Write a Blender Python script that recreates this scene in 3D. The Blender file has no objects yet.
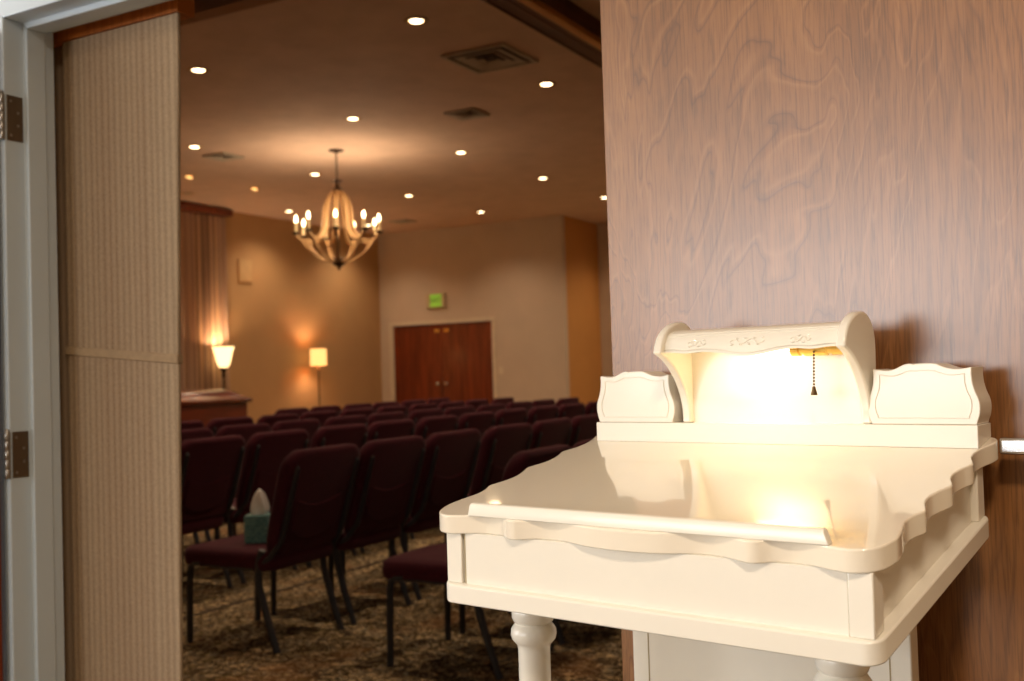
import bpy, bmesh, math, random
from mathutils import Vector, Matrix
random.seed(7)
PI = math.pi
S = bpy.context.scene
COL = S.collection

# ------------------------------------------------------------------ materials
def lin(c):
    return tuple((v/12.92 if v <= .04045 else ((v+.055)/1.055)**2.4) for v in [x/255 for x in c])

class Mat:
    def __init__(s, name):
        s.m = bpy.data.materials.new(name); s.m.use_nodes = True
        s.nt = s.m.node_tree; s.b = s.nt.nodes['Principled BSDF']; s.out = s.nt.nodes['Material Output']
    def n(s, t, **k):
        nd = s.nt.nodes.new(t)
        for a, v in k.items():
            if a in nd.inputs: nd.inputs[a].default_value = v
            else: setattr(nd, a, v)
        return nd
    def l(s, a, b): s.nt.links.new(a, b)
    def coords(s, scale=(1, 1, 1), rot=(0, 0, 0)):
        tc = s.n('ShaderNodeTexCoord'); mp = s.n('ShaderNodeMapping')
        mp.inputs['Scale'].default_value = scale; mp.inputs['Rotation'].default_value = rot
        s.l(tc.outputs['Object'], mp.inputs['Vector']); return mp.outputs['Vector']
    def noise(s, vec, scale=5, detail=3, rough=.5, dist=0):
        nd = s.n('ShaderNodeTexNoise'); nd.inputs['Scale'].default_value = scale
        nd.inputs['Detail'].default_value = detail; nd.inputs['Roughness'].default_value = rough
        nd.inputs['Distortion'].default_value = dist
        s.l(vec, nd.inputs['Vector']); return nd.outputs['Fac']
    def ramp(s, fac, stops):
        r = s.n('ShaderNodeValToRGB'); cr = r.color_ramp
        while len(cr.elements) < len(stops): cr.elements.new(.5)
        for e, (p, c) in zip(cr.elements, stops):
            e.position = p; e.color = tuple(c) + (1,)
        s.l(fac, r.inputs['Fac']); return r.outputs['Color']
    def mix(s, f, a, b, mode='MIX'):
        m = s.n('ShaderNodeMixRGB'); m.blend_type = mode
        for sock, v in (('Fac', f), ('Color1', a), ('Color2', b)):
            if hasattr(v, 'node'): s.l(v, m.inputs[sock])
            elif sock == 'Fac': m.inputs[sock].default_value = v
            else: m.inputs[sock].default_value = tuple(v)+(1,)
        return m.outputs['Color']
    def math(s, op, a, b=0):
        m = s.n('ShaderNodeMath'); m.operation = op
        for i, v in enumerate((a, b)):
            if hasattr(v, 'node'): s.l(v, m.inputs[i])
            else: m.inputs[i].default_value = v
        return m.outputs[0]
    def bump(s, h, strength=.2, dist=.002):
        b = s.n('ShaderNodeBump'); b.inputs['Strength'].default_value = strength; b.inputs['Distance'].default_value = dist
        s.l(h, b.inputs['Height']); s.l(b.outputs['Normal'], s.b.inputs['Normal'])
    def set(s, color=None, rough=None, metal=None, coat=None, coat_rough=None, spec=None, sheen=None, emis=None, estr=None, trans=None, sss=None):
        I = s.b.inputs
        if color is not None:
            if hasattr(color, 'node'): s.l(color, I['Base Color'])
            else: I['Base Color'].default_value = tuple(color)+(1,)
        if rough is not None: I['Roughness'].default_value = rough
        if metal is not None: I['Metallic'].default_value = metal
        if coat is not None: I['Coat Weight'].default_value = coat
        if coat_rough is not None: I['Coat Roughness'].default_value = coat_rough
        if spec is not None: I['Specular IOR Level'].default_value = spec
        if sheen is not None: I['Sheen Weight'].default_value = sheen
        if emis is not None: I['Emission Color'].default_value = tuple(emis)+(1,)
        if estr is not None: I['Emission Strength'].default_value = estr
        if trans is not None: I['Transmission Weight'].default_value = trans
        return s

def simple(name, c, rough=.5, var=.06, scale=8, **k):
    m = Mat(name); v = m.coords()
    base = lin(c); f = m.noise(v, scale, 3)
    col = m.ramp(f, [(.3, tuple(x*(1-var) for x in base)), (.7, tuple(min(1, x*(1+var)) for x in base))])
    m.set(color=col, rough=rough, **k); return m

M = {}
def build_mats():
    # cream lacquer
    m = simple('cream_lacquer', (238, 233, 220), rough=.26, var=.012, scale=5, coat=.18, coat_rough=.08); M['cream'] = m.m
    m = simple('cream_lacquer_top', (240, 231, 213), rough=.10, var=.01, scale=5, coat=1.0, coat_rough=.03); M['cream_top'] = m.m  # base warmed to carry part of the peach reflection on the top
    m = Mat('groove'); m.set(color=lin((176, 162, 132)), rough=.9, spec=0); M['groove'] = m.m
    m = simple('brass', (232, 196, 110), rough=.3, metal=1.0); M['brass'] = m.m
    m = simple('antique_brass', (96, 74, 44), rough=.4, metal=.6); M['antique'] = m.m
    m = simple('satin_steel', (160, 155, 148), rough=.3, metal=1.0); M['steel'] = m.m
    m = simple('lever_chrome', (225, 228, 232), rough=.16, metal=1.0); M['chrome'] = m.m
    m = simple('hinge_bronze', (118, 104, 88), rough=.38, metal=1.0); M['hinge'] = m.m
    m = simple('frame_paint', (204, 218, 228), rough=.35, var=.015, scale=4); M['frame'] = m.m
    m = simple('foyer_wall_paint', (214, 196, 170), rough=.8, var=.03, scale=6); M['foyer'] = m.m
    m = simple('foyer_ceiling_paint', (232, 226, 214), rough=.9, var=.02, scale=6); M['foyer_ceiling'] = m.m
    m = simple('leaf_edge_paint', (96, 102, 116), rough=.4, var=.03); M['leaf_edge'] = m.m
    # glossy birch veneer
    m = Mat('door_veneer')
    v = m.coords((1, 1, 1))
    # wandering cathedral figure: iso lines of a tall stretched noise
    vf = m.coords((2.4, 1, .75))
    f0 = m.noise(vf, 1.5, 4, .5, .9)
    k = m.math('MULTIPLY', f0, 17.0)
    fr = m.math('FRACT', k)
    line = m.ramp(fr, [(0.0, (1, 1, 1)), (.04, (.3, .3, .3)), (.11, (0, 0, 0)), (.93, (0, 0, 0)), (1.0, (.5, .5, .5))])
    vp = m.coords((330, 1, 13)); pores = m.noise(vp, 1, 3, .65, .3)
    vs = m.coords((42, 1, 1.6)); streak = m.noise(vs, 1, 3, .55, .5)
    vb = m.coords((3.2, 1, 2.2)); blot = m.noise(vb, 1.2, 4, .6, .6)
    c = m.ramp(blot, [(.3, lin((122, 78, 40))), (.52, lin((146, 97, 52))), (.72, lin((162, 112, 64)))])
    c = m.mix(.35, c, m.ramp(streak, [(.3, lin((112, 70, 36))), (.7, lin((164, 112, 66)))]), 'MIX')
    c2 = m.mix(1.0, c, m.ramp(pores, [(.36, (.66, .65, .64)), (.52, (1, 1, 1)), (.8, (1.08, 1.06, 1.05))]), 'MULTIPLY')
    # right third of the leaf: straight, dense, gently leaning grain
    sx = m.n('ShaderNodeSeparateXYZ'); m.l(v, sx.inputs[0])
    g_ = m.math('ADD', m.math('MULTIPLY', sx.outputs['X'], 62.0), m.math('MULTIPLY', m.noise(m.coords((3, 1, .9)), 1.2, 3, .5, .4), 16.0))
    l2 = m.ramp(m.math('FRACT', g_), [(0.0, (.9, .9, .9)), (.16, (.1, .1, .1)), (.8, (0, 0, 0)), (1.0, (.8, .8, .8))])
    msk = m.ramp(m.math('ADD', sx.outputs['X'], m.math('MULTIPLY', f0, .12)), [(.40, (0, 0, 0)), (.56, (1, 1, 1))])
    line = m.mix(msk, line, m.math('MULTIPLY', l2, .7))
    hi = m.ramp(fr, [(.10, (0, 0, 0)), (.16, (1, 1, 1)), (.30, (0, 0, 0))])
    c2 = m.mix(m.math('MULTIPLY', hi, .2), c2, lin((190, 136, 88)), 'MIX')
    c3 = m.mix(m.math('MULTIPLY', line, .62), c2, lin((84, 50, 32)), 'MIX')
    m.set(color=c3, rough=.36, coat=.9, coat_rough=.26, spec=.5)
    m.bump(m.math('ADD', m.math('MULTIPLY', pores, .6), m.math('MULTIPLY', line, -.5)), .22, .0008)
    M['veneer'] = m.m
    # dark chapel door wood
    m = Mat('mahogany_stain'); v = m.coords((14, 14, 1.2)); f = m.noise(v, 1, 4, .6, .5)
    m.set(color=m.ramp(f, [(.3, lin((92, 34, 16))), (.7, lin((140, 62, 30)))]), rough=.3, coat=.3, coat_rough=.15); M['mahogany'] = m.m
    m = Mat('chest_wood'); v = m.coords((9, 1.2, 9)); f = m.noise(v, 1, 4, .6, .5)
    m.set(color=m.ramp(f, [(.3, lin((74, 24, 12))), (.7, lin((118, 48, 22)))]), rough=.28, coat=.6, coat_rough=.14); M['chest'] = m.m
    m = Mat('header_wood'); v = m.coords((10, 1, 10)); f = m.noise(v, 1.5, 3)
    m.set(color=m.ramp(f, [(.3, lin((84, 44, 18))), (.7, lin((104, 58, 24)))]), rough=.5); M['header'] = m.m
    m = Mat('header_trim_wood'); v = m.coords((10, 1, 10)); f = m.noise(v, 1.5, 3)
    m.set(color=m.ramp(f, [(.3, lin((224, 160, 84))), (.7, lin((236, 176, 98)))]), rough=.45); M['header_trim'] = m.m
    m = Mat('rail_wood'); v = m.coords((60, 1, 2)); f = m.noise(v, 1.5, 3)
    m.set(color=m.ramp(f, [(.3, lin((176, 96, 36))), (.7, lin((206, 122, 52)))]), rough=.45); M['rail_wood'] = m.m
    # painted plaster
    for nm, c, b in (('rear_wall_paint', (214, 198, 178), .05), ('side_wall_paint', (196, 158, 112), .05), ('niche_warm_light_paint', (216, 158, 88), .05)):  # niche orange has the warm lamp light on that wall put into the colour
        m = Mat(nm); v = m.coords(); f = m.noise(v, 2.5, 4)
        base = lin(c)
        m.set(color=m.ramp(f, [(.3, tuple(x*.97 for x in base)), (.7, tuple(x*1.03 for x in base))]), rough=.75)
        m.bump(m.noise(v, 60, 3), .08, .003); M[nm] = m.m
    m = Mat('ceiling_plaster'); v = m.coords(); f = m.noise(v, 3, 5, .6)
    m.set(color=m.ramp(f, [(.3, lin((216, 188, 166))), (.7, lin((230, 202, 180)))]), rough=.8)
    m.bump(m.noise(v, 22, 5, .6, .6), .35, .006); M['ceiling'] = m.m
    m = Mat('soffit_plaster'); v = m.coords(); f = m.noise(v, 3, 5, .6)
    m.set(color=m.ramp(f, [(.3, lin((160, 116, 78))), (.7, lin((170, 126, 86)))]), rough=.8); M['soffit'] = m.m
    m = simple('white_trim', (226, 214, 192), rough=.4); M['trim'] = m.m
    m = simple('vent_metal', (188, 178, 160), rough=.5); M['vent'] = m.m
    m = simple('vent_dark', (58, 50, 44), rough=.6); M['vent_dark'] = m.m
    # carpet: scrolling leaves in olive, tan, slate
    m = Mat('carpet_pattern'); v = m.coords()
    w = m.n('ShaderNodeTexNoise'); w.inputs['Scale'].default_value = 9; w.inputs['Detail'].default_value = 2
    m.l(v, w.inputs['Vector'])
    vd = m.n('ShaderNodeVectorMath'); vd.operation = 'MULTIPLY_ADD'
    m.l(w.outputs['Color'], vd.inputs[0]); vd.inputs[1].default_value = (.2, .2, .2); m.l(v, vd.inputs[2])
    vo = m.n('ShaderNodeTexVoronoi'); vo.feature = 'DISTANCE_TO_EDGE'; vo.inputs['Scale'].default_value = 13
    m.l(vd.outputs[0], vo.inputs['Vector'])
    f1 = m.noise(vd.outputs[0], 8, 2, .5, 1.8); f2 = m.noise(vd.outputs[0], 13, 3, .6, 2.2)
    c = m.ramp(f1, [(.36, lin((112, 98, 64))), (.46, lin((214, 186, 140))), (.54, lin((134, 130, 114))), (.64, lin((220, 188, 138)))])
    c = m.mix(m.ramp(f2, [(.44, (0, 0, 0)), (.49, (1, 1, 1)), (.53, (1, 1, 1)), (.58, (0, 0, 0))]), c, lin((52, 38, 26)))
    c = m.mix(m.ramp(vo.outputs['Distance'], [(0.0, (.9, .9, .9)), (.06, (.6, .6, .6)), (.11, (0, 0, 0))]), c, lin((60, 44, 30)))
    c = m.mix(m.ramp(m.noise(v, 2.1, 3), [(.55, (0, 0, 0)), (.66, (.35, .35, .35))]), c, lin((150, 100, 56)))
    m.set(color=c, rough=.95, spec=.1); m.bump(m.noise(v, 260, 2), .5, .004); M['carpet'] = m.m
    # chair upholstery
    m = Mat('plum_upholstery'); v = m.coords(); f = m.noise(v, 130, 2); g = m.noise(v, 6, 2)
    m.set(color=m.mix(.5, m.ramp(f, [(.3, lin((62, 19, 28))), (.7, lin((90, 31, 46)))]), m.ramp(g, [(.3, lin((52, 18, 26))), (.7, lin((66, 24, 34)))])), rough=.9, sheen=.05, spec=.15)
    m.bump(f, .3, .001); M['plum'] = m.m
    m = simple('black_steel_tube', (44, 46, 52), rough=.35, spec=.5); M['black'] = m.m
    # corduroy partition fabric: fine vertical ribs
    m = Mat('ribbed_fabric'); v = m.coords((1, 1, 1))
    sp = m.n('ShaderNodeSeparateXYZ'); m.l(v, sp.inputs[0])
    jit = m.noise(m.coords((26, 1, .05)), 1, 2)
    wv = m.math('SINE', m.math('ADD', m.math('MULTIPLY', sp.outputs['X'], 2*PI/.0215), m.math('MULTIPLY', jit, 5)))
    wz = m.math('SINE', m.math('MULTIPLY', sp.outputs['X'], 2*PI/.0066))
    r = m.math('ADD', m.math('MULTIPLY', wv, .32), .5); r2 = m.math('ADD', m.math('MULTIPLY', wz, .12), r)
    wide = m.noise(m.coords((9, 1, .2)), 1, 2)
    c = m.ramp(r2, [(.1, lin((146, 122, 96))), (.9, lin((192, 168, 138)))])
    c = m.mix(.35, c, m.ramp(wide, [(.35, lin((150, 120, 96))), (.65, lin((190, 170, 142)))]))
    c = m.mix(.25, c, m.ramp(m.noise(v, 300, 2), [(.3, lin((110, 86, 64))), (.7, lin((200, 174, 144)))]))
    m.set(color=c, rough=.95, spec=.15); m.bump(r2, .5, .003); M['ribbed'] = m.m
    m = simple('rail_fabric', (172, 146, 114), rough=.9, var=.08, scale=60); M['rail_fabric'] = m.m
    # striped drape
    m = Mat('striped_drape'); v = m.coords()
    sp = m.n('ShaderNodeSeparateXYZ'); m.l(v, sp.inputs[0])
    st = m.math('SINE', m.math('MULTIPLY', sp.outputs['Y'], 2*PI/.13))
    m.set(color=m.ramp(m.math('ADD', m.math('MULTIPLY', st, .5), .5), [(.2, lin((150, 122, 104))), (.5, lin((226, 192, 152))), (.8, lin((186, 156, 134)))]), rough=.85); M['drape'] = m.m
    # lights
    def emit(name, c, st):
        m = Mat(name); m.set(color=lin(c), rough=.5, emis=lin(c), estr=st); M[name] = m.m
    emit('downlight_glow', (255, 226, 176), 9)
    emit('bulb_glow', (255, 220, 165), 14)
    emit('shade_glow', (255, 214, 150), 2.6)
    emit('shade_glow_drum', (255, 196, 116), 1.5)
    emit('lamp_tube', (255, 222, 170), 13)
    emit('sign_green', (150, 205, 70), .32)
    emit('pane_daylight', (226, 238, 255), 1.0)
    m = simple('candle_cream', (228, 206, 160), rough=.6); M['candle'] = m.m
    m = Mat('pale_weathered_wood'); f = m.noise(m.coords((6, 6, 2)), 3, 4)
    m.set(color=m.ramp(f, [(.3, lin((176, 136, 88))), (.7, lin((206, 168, 116)))]), rough=.6); M['pale_wood'] = m.m
    m = simple('dark_iron', (62, 42, 26), rough=.5, metal=.6); M['iron'] = m.m
    m = Mat('tissue_box_print'); v = m.coords(); f = m.noise(v, 55, 4, .7, 1.5)
    m.set(color=m.ramp(f, [(.35, lin((52, 96, 102))), (.52, lin((86, 138, 140))), (.68, lin((140, 170, 152)))]), rough=.5); M['tissue_box'] = m.m
    m = simple('white_tissue', (250, 246, 240), rough=.9, sheen=.2); M['tissue'] = m.m
    m = simple('sign_housing', (206, 186, 150), rough=.5); M['sign_housing'] = m.m
    m = simple('sign_letter', (96, 108, 40), rough=.5); M['sign_letter'] = m.m
    m = simple('speaker_cover', (206, 172, 124), rough=.7); M['speaker'] = m.m
    m = Mat('seam'); m.set(color=lin((58, 42, 26)), rough=.9); M['seam'] = m.m
build_mats()

# ------------------------------------------------------------------ mesh helpers
def sharp(bm, ang=35):
    lim = math.radians(ang)
    for f in bm.faces: f.smooth = True
    for e in bm.edges:
        if len(e.link_faces) == 2: e.smooth = e.calc_face_angle(0) < lim
        else: e.smooth = False

def obj(name, bm, mat, parent=None, bevel=0, seg=2, ang=35, **props):
    bmesh.ops.recalc_face_normals(bm, faces=bm.faces[:])
    sharp(bm, ang)
    me = bpy.data.meshes.new(name); bm.to_mesh(me); bm.free()
    o = bpy.data.objects.new(name, me); COL.objects.link(o)
    me.materials.append(M[mat] if isinstance(mat, str) else mat)
    if parent: o.parent = parent
    if bevel:
        b = o.modifiers.new('bevel', 'BEVEL'); b.width = bevel; b.segments = seg; b.limit_method = 'ANGLE'
        b.angle_limit = math.radians(40); b.harden_normals = False
    for k, v in props.items(): o[k] = v
    return o

def thing(name, label, cat, loc=(0, 0, 0), rz=0, group=None):
    o = bpy.data.objects.new(name, None); COL.objects.link(o)
    o.location = loc; o.rotation_euler = (0, 0, rz); o.empty_display_size = .1
    o['label'] = label; o['category'] = cat
    if group: o['group'] = group
    return o

def tag(o, label, cat, group=None):
    o['label'] = label; o['category'] = cat
    if group: o['group'] = group
    return o

def box(bm, x0, x1, y0, y1, z0, z1, sh=0):
    vs = [bm.verts.new((x, y, z+sh*y)) for x in (x0, x1) for y in (y0, y1) for z in (z0, z1)]
    for f in ((0, 1, 3, 2), (4, 6, 7, 5), (0, 4, 5, 1), (2, 3, 7, 6), (0, 2, 6, 4), (1, 5, 7, 3)):
        bm.faces.new([vs[i] for i in f])
    return vs

def B(*a, sh=0):
    bm = bmesh.new(); box(bm, *a, sh=sh); return bm

def prism(bm, pts, fn0, fn1):
    """close a 2-D outline between two mappings pt -> 3-D"""
    a = [bm.verts.new(fn0(p)) for p in pts]; b = [bm.verts.new(fn1(p)) for p in pts]
    n = len(pts)
    bm.faces.new(a[::-1]); bm.faces.new(b)
    for i in range(n): bm.faces.new((a[i], a[(i+1) % n], b[(i+1) % n], b[i]))

def catmull(P, sub=6, closed=False):
    out = []; n = len(P)
    rng = n if closed else n-1
    for i in range(rng):
        g = (lambda j: P[j % n]) if closed else (lambda j: P[max(0, min(n-1, j))])
        p0, p1, p2, p3 = g(i-1), g(i), g(i+1), g(i+2)
        for s in range(sub):
            t = s/sub
            out.append(tuple(.5*((2*b)+(-a+c)*t+(2*a-5*b+4*c-d)*t*t+(-a+3*b-3*c+d)*t**3) for a, b, c, d in zip(p0, p1, p2, p3)))
    if not closed: out.append(tuple(P[-1]))
    return out

def tube(bm, pts, r, n=8, cap=True):
    pts = [Vector(p) for p in pts]; rings = []
    up = Vector((0, 0, 1))
    d0 = (pts[1]-pts[0]).normalized()
    a = d0.cross(up) if abs(d0.z) < .95 else d0.cross(Vector((1, 0, 0)))
    a.normalize()
    for i, p in enumerate(pts):
        d = (pts[min(i+1, len(pts)-1)]-pts[max(i-1, 0)]).normalized()
        a = (a - d*a.dot(d)).normalized(); b = d.cross(a)
        rr = r[i] if isinstance(r, (list, tuple)) else r
        rings.append([bm.verts.new(p+(a*math.cos(2*PI*k/n)+b*math.sin(2*PI*k/n))*rr) for k in range(n)])
    for A, C in zip(rings, rings[1:]):
        for k in range(n): bm.faces.new((A[k], A[(k+1) % n], C[(k+1) % n], C[k]))
    if cap: bm.faces.new(rings[0][::-1]); bm.faces.new(rings[-1])

def lathe(bm, prof, n=24, c=(0, 0, 0), rot=None):
    rings = []
    for r, z in prof:
        ring = []
        for k in range(n):
            p = Vector((r*math.cos(2*PI*k/n), r*math.sin(2*PI*k/n), z))
            if rot: p = rot @ p
            ring.append(bm.verts.new(p+Vector(c)))
        rings.append(ring)
    for A, C in zip(rings, rings[1:]):
        for k in range(n): bm.faces.new((A[k], A[(k+1) % n], C[(k+1) % n], C[k]))
    bm.faces.new(rings[0][::-1]); bm.faces.new(rings[-1])

def L(*prof, n=24, c=(0, 0, 0), rot=None):
    bm = bmesh.new(); lathe(bm, prof, n, c, rot); return bm

def struct(name, bm, mat, **k):
    o = obj(name, bm, mat, **k); o['kind'] = 'structure'; return o

# ------------------------------------------------------------------ room shell
CH = 3.85                       # chapel ceiling height
LW, RW = -11.65, 4.2            # chapel side walls
RY = 16.0                       # rear wall
FY = 1.665                      # foyer face of the opening wall
BY = 1.80                       # chapel face of it
struct('floor', B(LW-.1, RW+.1, -4.8, 19.6, -.1, 0), 'carpet')
cb = bmesh.new(); box(cb, LW-.1, RW+.1, BY-.06, 19.6, CH, CH+.12)
struct('ceiling', cb, 'ceiling')
struct('ceiling_soffit', B(LW, -3.5, BY+.001, 5.28, 3.70, CH-.001), 'soffit')
struct('wall_left', B(LW-.12, LW, BY, RY+.1, 0, CH), 'side_wall_paint')
# rear wall with the door opening
wb = bmesh.new()
DX0, DX1, DZ = -11.38, -9.26, 2.14
box(wb, LW-.1, DX0, RY, RY+.12, 0, CH); box(wb, DX1, -7.85, RY, RY+.12, 0, CH); box(wb, DX0, DX1, RY, RY+.12, DZ, CH)
struct('wall_rear', wb, 'rear_wall_paint')
struct('wall_niche_side', B(-7.97, -7.85, RY+.12, 17.46, 0, CH), 'niche_warm_light_paint')
struct('wall_niche_rear', B(-7.97, RW, 17.46, 17.6, 0, CH), 'rear_wall_paint')
struct('wall_right', B(RW, RW+.12, -4.7, 17.6, 0, CH), 'side_wall_paint')
# wall with the doorway (foyer on the near side)
ob = bmesh.new()
OX0, OX1, OZ = -2.335, -.675, 2.16
box(ob, LW, OX0-.02, FY+.001, BY, 0, CH); box(ob, OX1+.02, RW, FY+.001, BY, 0, CH); box(ob, OX0-.02, OX1+.02, FY+.001, BY, OZ+.02, CH)
struct('wall_opening', ob, 'foyer')
# foyer behind the camera
lw_ = bmesh.new()
LY0, LY1, LZ0, LZ1 = -2.6, .7, .7, 2.55
box(lw_, -7.6, -7.5, -4.65, LY0, 0, 2.9); box(lw_, -7.6, -7.5, LY1, FY, 0, 2.9)
box(lw_, -7.6, -7.5, LY0, LY1, 0, LZ0); box(lw_, -7.6, -7.5, LY0, LY1, LZ1, 2.9)
struct('wall_foyer_left', lw_, 'foyer')
lf_ = bmesh.new()
for y in (LY0, (LY0+LY1)/2-.025, LY1-.05): box(lf_, -7.56, -7.50, y, y+.05, LZ0, LZ1)
for z in (LZ0, LZ1-.05): box(lf_, -7.56, -7.50, LY0, LY1, z, z+.05)
struct('added_window_2', lf_, 'trim')  # unseen side window, added as a source for the stand
fb = bmesh.new()
WX0, WX1, WZ0, WZ1 = -6.6, -2.4, .9, 2.45
box(fb, -7.6, WX0, -4.8, -4.65, 0, 2.9); box(fb, WX1, RW, -4.8, -4.65, 0, 2.9)
box(fb, WX0, WX1, -4.8, -4.65, 0, WZ0); box(fb, WX0, WX1, -4.8, -4.65, WZ1, 2.9)
struct('wall_foyer_rear', fb, 'foyer')
struct('ceiling_foyer', B(-7.6, RW, -4.8, FY, 2.9, 3.0), 'foyer_ceiling')
wf = bmesh.new()
for x in (WX0, (WX0+WX1)/2-.025, WX1-.05): box(wf, x, x+.05, -4.76, -4.70, WZ0, WZ1)
for z in (WZ0, WZ1-.05): box(wf, WX0, WX1, -4.76, -4.70, z, z+.05)
struct('unseen_window_1', wf, 'trim')  # unseen window added for daylight, placed and widened for the veneer door's sheen
struct('trim_1', B(-4.275, -4.235, 2.6, 15.9, -.002, .003), 'seam')   # carpet seam

# metal door frame (jambs and head), profile extruded
PROF = [(0, -.005), (.0, .05), (.015, .05), (.015, .103), (0, .103), (0, .14), (-.055, .14), (-.055, .13), (-.03, .13), (-.03, .0), (-.055, 0), (-.055, -.005)]
def jamb_pt(d, y): return d, y
fr = bmesh.new()
# left jamb: depth d goes toward +x from X=-2.315
prism(fr, PROF, lambda p: (-2.315+p[0], FY-.005+p[1], 0), lambda p: (-2.315+p[0], FY-.005+p[1], 2.145-p[0]))
prism(fr, PROF, lambda p: (-.695-p[0], FY-.005+p[1], 0), lambda p: (-.695-p[0], FY-.005+p[1], 2.145-p[0]))
prism(fr, PROF, lambda p: (-2.315+p[0], FY-.005+p[1], 2.145-p[0]), lambda p: (-.695-p[0], FY-.005+p[1], 2.145-p[0]))
struct('door_frame_1', fr, 'frame', bevel=.0025, seg=2)

# ------------------------------------------------------------------ accordion partition stacked at the left jamb
t = thing('folding_partition', 'beige ribbed fabric folding partition stacked beside the grey door frame', 'partition', (-2.1, 1.85, 0))
def P(x, y, z): return (x+2.1, y-1.85, z)
pb = bmesh.new()
def slab(bm, q, y0, y1):
    a = [bm.verts.new(P(x, y0, z)) for x, z in q]; b = [bm.verts.new(P(x, y1, z)) for x, z in q]
    bm.faces.new(a[::-1]); bm.faces.new(b)
    for i in range(4): bm.faces.new((a[i], a[(i+1) % 4], b[(i+1) % 4], b[i]))
slab(pb, [(-2.325, .02), (-1.958, .02), (-1.933, 1.287), (-2.325, 1.322)], 1.832, 1.844)
obj('lower_panel', pb, 'ribbed', t, bevel=.004)
pb = bmesh.new(); slab(pb, [(-2.325, 1.337), (-1.933, 1.302), (-1.908, 2.131), (-2.325, 2.131)], 1.832, 1.844)
obj('upper_panel', pb, 'ribbed', t, bevel=.004)
pb = bmesh.new(); slab(pb, [(-2.33, 1.318), (-1.930, 1.283), (-1.930, 1.306), (-2.33, 1.341)], 1.828, 1.848)
obj('cross_rail', pb, 'rail_fabric', t, bevel=.003)
pb = bmesh.new(); slab(pb, [(-2.44, .02), (-2.280, .02), (-2.280, 2.131), (-2.44, 2.131)], 1.850, 1.885)
obj('folded_panel', pb, 'ribbed', t, bevel=.003)
pb = bmesh.new(); slab(pb, [(-2.44, 2.1315), (-1.905, 2.1315), (-1.905, 2.21), (-2.44, 2.21)], 1.829, 1.885)
obj('top_rail', pb, 'rail_wood', t)
for i in range(3):
    pb = bmesh.new(); slab(pb, [(-2.42, .02), (-2.20-.03*i, .02), (-2.18-.03*i, 2.12), (-2.42, 2.12)], 1.895+.03*i, 1.91+.03*i)
    obj('folded_panel', pb, 'ribbed', t, bevel=.003)
tr = bmesh.new(); box(tr, -.24, .2, -.02, .2, 2.22, 2.30)
obj('hanger_track', tr, 'header', t)

# ------------------------------------------------------------------ hinges and left door leaf
lf = thing('door_leaf', 'dark door leaf swung open toward the foyer at the left hinges', 'door', (-2.325, FY-.022, 0), math.radians(-100))
# leaf runs along local +x (swings toward the viewer)
obj('leaf_slab', B(.006, .80, -.046, -.004, .02, 2.11), 'mahogany', lf, bevel=.002)
obj('edge_strip', B(-.002, .0055, -.046, -.004, .02, 2.11), 'leaf_edge', lf)
obj('kick_plate', B(.03, .78, -.0475, -.0465, .04, .28), 'steel', lf)

LFI = (Matrix.Translation((-2.325, FY-.022, 0)) @ Matrix.Rotation(math.radians(-100), 4, 'Z')).inverted()
for k, z in enumerate((1.90, 1.075, .25)):
    h = obj('hinge', B(-.0005, .0025, .006, .050, -.056, .056), 'hinge', lf, bevel=.001)
    h.matrix_parent_inverse = LFI; h.location = (-2.3145, FY-.01, z)
    bm = bmesh.new()
    for i in range(5):
        lathe(bm, [(.0062, -.056+.0226*i), (.007, -.0545+.0226*i), (.007, -.0355+.0226*i), (.0062, -.034+.0226*i)], 14, (-.001, -.006, 0))
    lathe(bm, [(.002, .056), (.0055, .058), (.004, .063), (.001, .065)], 12, (-.001, -.006, 0))
    obj('hinge_knuckle', bm, 'steel', h)
    for a, b in ((.016, .042), (.036, .015), (.036, -.017), (.016, -.043)):
        sc = bmesh.new(); lathe(sc, [(.0038, 0), (.0036, .0008), (.001, .0012)], 10, (.0025, a, b), Matrix.Rotation(PI/2, 3, 'Y'))
        obj('screw', sc, 'steel', h)

# ------------------------------------------------------------------ register stand frame of reference
DO = Vector((-.75616, 1.15964, 0)); DR = math.radians(-10.37)
Z0 = .94476; SL = .1962; TK = .0241; HB = .0886; HT = .1126; W = .57
stand = thing('register_stand', 'cream lacquered register stand with slanted scalloped top and lamp hood', 'register stand', DO, DR)

# bottom board
def rrect(x0, x1, y0, y1, r, n=6):
    out = []
    for cx, cy, a in ((x1-r, y0+r, -90), (x1-r, y1-r, 0), (x0+r, y1-r, 90), (x0+r, y0+r, 180)):
        for i in range(n+1):
            q = math.radians(a+90*i/n); out.append((cx+r*math.cos(q), cy+r*math.sin(q)))
    return out
bm = bmesh.new(); pts = rrect(-.004, W, 0, .388, .019)
prism(bm, pts, lambda p: (p[0], p[1], Z0+SL*p[1]), lambda p: (p[0], p[1], Z0+TK+SL*p[1]))
obj('bottom_board', bm, 'cream', stand, bevel=.002)
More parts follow.
